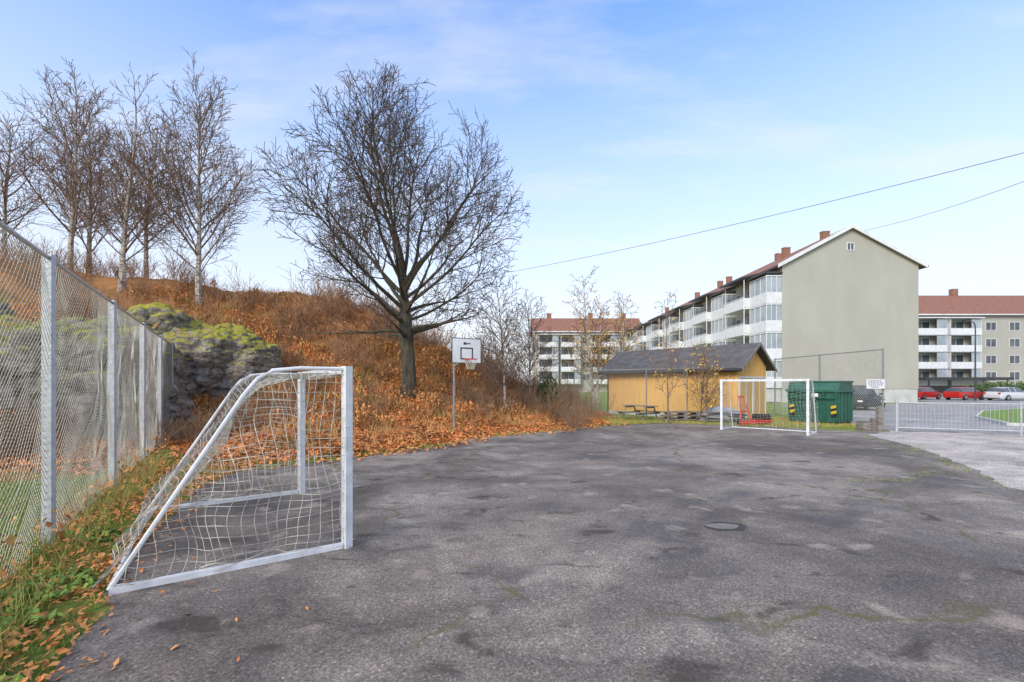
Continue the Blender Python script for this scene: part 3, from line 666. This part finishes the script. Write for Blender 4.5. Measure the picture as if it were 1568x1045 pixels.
mb.add([(x0,y0,ev),(x1,y0,ev),(xm,y0,rd),(x0,y1,ev),(x1,y1,ev),(xm,y1,rd)],[(0,1,2),(3,5,4)],0)
mb.box(x0+.05,x1-.05,y0+.05,y1-.05,0,1.35,1); mb.obj('walls',[m_wall,m_plinth],e)
mb=MB(); gable_roof(mb,x0,x1,y0,y1,ev,rd,'y'); mb.obj('roof',[m_roofred,m_white,m_dark],e)
mb=MB(); 
for (cx,cy,t) in ((33.4,48.6,18.05),(31.6,52.5,17.5),(33.4,57.,18.1),(33.4,70,18.3),(33.4,73,18.3),(33.4,82,18.3),(33.4,98,18.3)): chimney(mb,cx,cy,15.5,t,.36)
mb.obj('chimneys',[m_brick,m_plinth],e)
mb=MB(); window(mb,'y',xm,.6,15.1,15.75,y0,-1)
for k in range(6):
    ys0=y0+k*9.3
    for z in FL:
        window(mb,'x',ys0+8.6,.9,z+1.,z+2.2,x0,-1)
        window(mb,'x',ys0+5.4,2.2,z+.3,z+2.3,x0,-1)
mb.obj('windows',[m_white,m_glass],e)
mb=MB()
for k in range(6):
    ys0=y0+k*9.3
    bx0=25.15
    for z in FL:
        mb.box(bx0,x0-.003,ys0+.02,ys0+3.2,z-.15,z+.95,0)
        mb.box(bx0+.05,x0-.003,ys0+.07,ys0+3.15,z+.953,z+2.45,1)
        for yy in (ys0+.02,ys0+1.1,ys0+2.15,ys0+3.14): mb.box(bx0,bx0+.06,yy,yy+.06,z+.95,z+2.5,0)
        for xx in (bx0+.5,bx0+1.02,): mb.box(xx,xx+.05,ys0+.02,ys0+.07,z+.95,z+2.5,0)
        mb.box(bx0,x0-.003,ys0+.02,ys0+3.2,z+2.5,z+2.62,0)
    mb.box(bx0-.3,x0-.003,ys0-.1,ys0+3.3,12.75,12.95,2)
    mb.box(bx0+.1,x0-.01,ys0+.2,ys0+3,.05,1.4,3)
    ox=24.55
    for z in FL:
        mb.box(ox,x0-.003,ys0+3.25,ys0+7.6,z-.2,z-.02,0)
        mb.box(ox-.04,ox,ys0+3.25,ys0+7.6,z-.15,z+.95,0)
        mb.box(ox,x0-1.0,ys0+3.21,ys0+3.25,z+.0,z+.95,0); mb.box(ox,x0-.01,ys0+7.6,ys0+7.64,z+.0,z+.95,0)
        mb.box(ox-.06,ox+.0,ys0+3.2,ys0+7.66,z+1.02,z+1.08,0)
    for yy in (ys0+3.3,ys0+7.5): mb.tube([(ox+.08,yy,0),(ox+.08,yy,12.9)],.05,6,0)
    mb.add([(ox-.5,ys0+3.1,12.9),(x0,ys0+3.1,13.5),(x0,ys0+7.8,13.5),(ox-.5,ys0+7.8,12.9),(ox-.5,ys0+3.1,13.1),(x0,ys0+3.1,13.7),(x0,ys0+7.8,13.7),(ox-.5,ys0+7.8,13.1)],[(0,1,2,3),(7,6,5,4),(0,4,5,1),(1,5,6,2),(2,6,7,3),(3,7,4,0)],2)
mb.obj('balconies',[m_white,m_glass2,m_dark,m_plinth],e)
def slab(x0,x1,y0,y1,ev,rd,bal,win,chim,name='apartment_building',wallm=m_wall):
    e=empty(name); mb=MB(); mb.box(x0,x1,y0,y1,0,ev,0); ym=(y0+y1)/2
    mb.add([(x0,y0,ev),(x0,y1,ev),(x0,ym,rd),(x1,y0,ev),(x1,y1,ev),(x1,ym,rd)],[(0,1,2),(3,5,4)],0); mb.obj('walls',wallm,e)
    mb=MB(); gable_roof(mb,x0,x1,y0,y1,ev,rd,'x'); mb.obj('roof',[m_roofred,m_white],e)
    mb=MB(); wb=MB()
    for (a,b) in bal:
        n=max(1,round((b-a)/5.2)); w=(b-a)/n
        for k in range(n):
            p=a+k*w
            for z in FL:
                z=z+(ev-13.7)*.9
                mb.box(p+.1,p+w-.5,y0-1.5,y0-1.45,z-.1,z+.95,0); mb.box(p+.1,p+w-.5,y0-1.45,y0-.003,z-.2,z-.05,0)
                for q in (p+.1,p+w-.56): mb.box(q,q+.06,y0-1.448,y0-.003,z-.04,z+2.5,0)
                mb.box(p+w*.62,p+w-.5,y0-1.44,y0-1.4,z+.97,z+2.5,1)
                window(wb,'y',p+w*.4,w*.45,z+.4,z+2.2,y0,-1)
            mb.box(p-.1,p+w-.3,y0-1.8,y0-.003,FL[-1]+(ev-13.7)*.9+2.6,FL[-1]+(ev-13.7)*.9+2.75,0)
    for c in win:
        for z in FL: window(wb,'y',c,1.7,z+.8+(ev-13.7)*.9,z+2.1+(ev-13.7)*.9,y0,-1)
    if mb.v: mb.obj('balconies',[m_white,m_glass2],e)
    wb.obj('windows',[m_white,m_glass],e)
    mb=MB()
    for c in chim: chimney(mb,c,ym,rd-1,rd+1.3,.5)
    mb.obj('chimneys',[m_brick,m_plinth],e); return e
slab(5.2,30,104.5,116,14.2,17.6,[(6,16),(18,25)],[17],[9,19,27])
b3=slab(66,112,77,89,13.9,17.8,[(67,78.5)],[81,85,90,94,99,103],[80.5,95])
mb=MB(); mb.box(66,80,72.5,76.99,2.5,2.95,0)
for xx in (66.5,70,74,79): mb.box(xx,xx+.15,72.6,72.75,0,2.5,0)
mb.box(67,79,76.9,76.99,0.2,2.4,1)
mb.obj('entrance_canopy',[m_dark,m_glass],b3)
# ------------------------------------------------------------ cars
def car(x,y,ang,paint,suv=False,L=4.4):
    e=empty('parked_car'); hr=1.7 if suv else 1.46; bl=1.05 if suv else .93
    St=[(0,.5,.5,.62,.6),(.02,.66,.66,.8,.72),(.06,.74,.74,.87,.74),(.24,bl-.06,bl-.04,.88,.72),(.27,bl-.03,bl,.885,.7),(.4,bl,hr-.06,.89,.6),(.46,bl,hr,.89,.62),(.7,bl+.01,hr-.01,.89,.62),(.86 if not suv else .93,bl+.03,hr-.1,.88,.58),(.97,bl,bl+.03,.86,.66),(1,.6,.62,.78,.66)]
    vs=[]
    for t,b,r,w,wr in St:
        X=t*L-L/2; lo=.24 if .01<t<.99 else .34
        for (yy,zz) in ((w*.93,lo),(w,.55 if b>.55 else b*.9),(w*.98,b),(wr,r),(wr*.5,r+.03),(-wr*.5,r+.03),(-wr,r),(-w*.98,b),(-w,.55 if b>.55 else b*.9),(-w*.93,lo)): vs.append((X,yy,zz))
    k=10; mb=MB(); mb.M=Matrix.Translation((x,y,.012))@Matrix.Rotation(ang,4,'Z')
    for i in range(len(St)-1):
        for j in range(k):
            j2=(j+1)%k; g=0
            if j in (2,6) and 3<i<9: g=1
            if j in (3,4,5) and i in (4,8): g=1
            mb.add([vs[i*k+j],vs[(i+1)*k+j],vs[(i+1)*k+j2],vs[i*k+j2]],[(0,1,2,3)],g)
    mb.add(vs[:k],[tuple(range(k))],0); mb.add(vs[-k:],[tuple(range(k))[::-1]],0)
    for t in (.555,.72): 
        for sy in (1,-1): mb.add([(t*L-L/2-.04,sy*.885,bl),(t*L-L/2+.04,sy*.885,bl),(t*L-L/2+.04,sy*.63,hr-.02),(t*L-L/2-.04,sy*.63,hr-.02)],[(0,1,2,3)],0)
    for sy in (1,-1):
        mb.box(-L/2+.01,-L/2+.12,sy*.66-.14,sy*.66+.14,.58,.7,2); mb.box(L/2-.1,L/2+.005,sy*.68-.1,sy*.68+.1,.72,.9,3)
        mb.box(-L*.2,-L*.2+.16,sy*.98-.1,sy*.98+.06,bl,bl+.14,0)
    mb.box(-L/2-.005,-L/2+.1,-.35,.35,.42,.56,4)
    mb.obj('body',[paint,m_glass,m_white,m_red,m_black],e)
    wm=MB(); wm.M=mb.M
    for wx in (-L*.31,L*.29):
        for sy in (1,-1):
            wm.tube([(wx,sy*.72,.33),(wx,sy*.9,.33)],.33,16,0,True); wm.tube([(wx,sy*.8,.33),(wx,sy*.912,.33)],.21,12,1,True)
    wm.obj('wheels',[m_tyre,m_rim],e); return e
p_red=M('car_paint_red',(.5,.025,.02),(.45,.02,.02),1,.25); p_wh=M('car_paint_silver',(.65,.66,.67),(.6,.61,.62),1,.25); p_bl=M('car_paint_black',(.015,.015,.017),(.02,.02,.022),1,.2)
car(25.2,33,math.radians(70),p_bl,True,4.5)
car(49.2,54.5,math.radians(200),p_red); car(52.2,52.5,math.radians(195),p_red)
car(55.6,51,math.radians(190),p_wh,False,4.6); car(60.8,51.3,math.radians(185),p_wh); car(62,60,math.radians(180),p_bl)
# ------------------------------------------------------------ lamp, wires, hedge
e=empty('street_lamp'); mb=MB(); lx,ly=50.9,50
mb.tube([(lx,ly,0),(lx,ly,1),(lx,ly,8.2),(lx-.15,ly,8.6),(lx-.8,ly-.1,8.75)],[.1,.08,.06,.05,.04],8); mb.box(lx-1.4,lx-.7,ly-.25,ly+.05,8.68,8.85,0); mb.obj('pole_and_head',m_dark,e)
def wire(a,b,sag,name):
    a=Vector(a);b=Vector(b); mb=MB(); mb.tube([tuple(a.lerp(b,k/40)-Vector((0,0,sag*4*(k/40)*(1-k/40)))) for k in range(41)],.016,4); mb.obj(name,m_dark)
wire((-14.0,60,14.6),(26.5,19,12.8),.9,'overhead_cable')
wire((34.6,44.7,16.9),(31.5,22,14.3),.5,'overhead_cable')
zz=H(-14,60); mb=MB(); mb.tube([(-14,60,zz-.5),(-14,60,11),(-14,60,14.9)],[.16,.14,.11],8); mb.box(-14.7,-13.3,59.9,60.02,14.3,14.42); mb.obj('utility_pole',m_plank)
def bush(name,c,r,n,size,mat):
    pts=[]
    for _ in range(n):
        d=unit(); k=R(.55,1.)*(1+.25*noise.noise(d*2.5+Vector(c))); pts.append((c[0]+d.x*r[0]*k,c[1]+d.y*r[1]*k,max(.02,c[2]+d.z*r[2]*k)))
    return leafcloud(name,pts,.05,size,mat)
bush('hedge',(62,57,.9),(6,1.2,1.3),3500,.16,m_green); bush('evergreen_shrub',(1.9,24.0,H(1.9,24)+.7),(.7,.7,1.1),1500,.07,m_green)
bush('evergreen_shrub',(71,58,2.0),(3,1.5,2.6),2500,.18,m_green)
# ------------------------------------------------------------ light
w=bpy.data.worlds.new('World'); scene.world=w; w.use_nodes=True; nt=w.node_tree; bg=nt.nodes['Background']
SE,SA=math.radians(32),math.radians(215)
sky=nt.nodes.new('ShaderNodeTexSky'); sky.sky_type='NISHITA'; sky.sun_disc=False; sky.sun_elevation=SE; sky.sun_rotation=SA; sky.air_density=1.0; sky.dust_density=.6
tc=nt.nodes.new('ShaderNodeTexCoord'); sx=nt.nodes.new('ShaderNodeSeparateXYZ'); nt.links.new(tc.outputs['Generated'],sx.inputs[0])
ad=nt.nodes.new('ShaderNodeMath'); ad.operation='MAXIMUM'; nt.links.new(sx.outputs[2],ad.inputs[0]); ad.inputs[1].default_value=0
ad1=nt.nodes.new('ShaderNodeMath'); ad1.operation='ADD'; nt.links.new(ad.outputs[0],ad1.inputs[0]); ad1.inputs[1].default_value=.22
cb=nt.nodes.new('ShaderNodeCombineXYZ')
for i in (0,1):
    dv=nt.nodes.new('ShaderNodeMath'); dv.operation='DIVIDE'; nt.links.new(sx.outputs[i],dv.inputs[0]); nt.links.new(ad1.outputs[0],dv.inputs[1]); nt.links.new(dv.outputs[0],cb.inputs[i])
mp=nt.nodes.new('ShaderNodeMapping'); mp.inputs['Scale'].default_value=(.8,2.2,1); mp.inputs['Rotation'].default_value=(0,0,.2); mp.inputs['Location'].default_value=(2.7,.9,0); nt.links.new(cb.outputs[0],mp.inputs[0])
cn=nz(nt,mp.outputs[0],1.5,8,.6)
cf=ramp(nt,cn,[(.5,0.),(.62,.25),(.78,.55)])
hz_fill=ramp(nt,ad.outputs[0],[(0.,1.),(.12,.9),(.3,.62),(.48,.33),(.66,.03),(.8,.4),(.95,.85)])  # horizon haze; white overhead is unseen cloud added to cut blue ambient light
hc=mix(nt,hz_fill,cf,(1.,1.,1.),'MIX')
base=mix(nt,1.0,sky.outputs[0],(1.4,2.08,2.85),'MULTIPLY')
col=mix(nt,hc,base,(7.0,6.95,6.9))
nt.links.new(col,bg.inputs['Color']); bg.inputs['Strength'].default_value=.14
sd=bpy.data.lights.new('sun','SUN'); sd.energy=3.0; sd.angle=math.radians(25); sd.color=(1,.88,.73)
so=link(bpy.data.objects.new('sun',sd)); S_=Vector((math.sin(SA)*math.cos(SE),math.cos(SA)*math.cos(SE),math.sin(SE))); so.rotation_euler=(-S_).to_track_quat('-Z','Y').to_euler()
cam=bpy.data.cameras.new('camera'); cam.lens=16; cam.sensor_width=36; cam.shift_y=.0424; cam.clip_end=3000; cam.clip_start=.05
co=link(bpy.data.objects.new('camera',cam)); co.location=(0,0,1.8); co.rotation_euler=(math.pi/2,0,0); scene.camera=co
scene.view_settings.view_transform='Standard'; scene.view_settings.look='None'; scene.view_settings.exposure=0
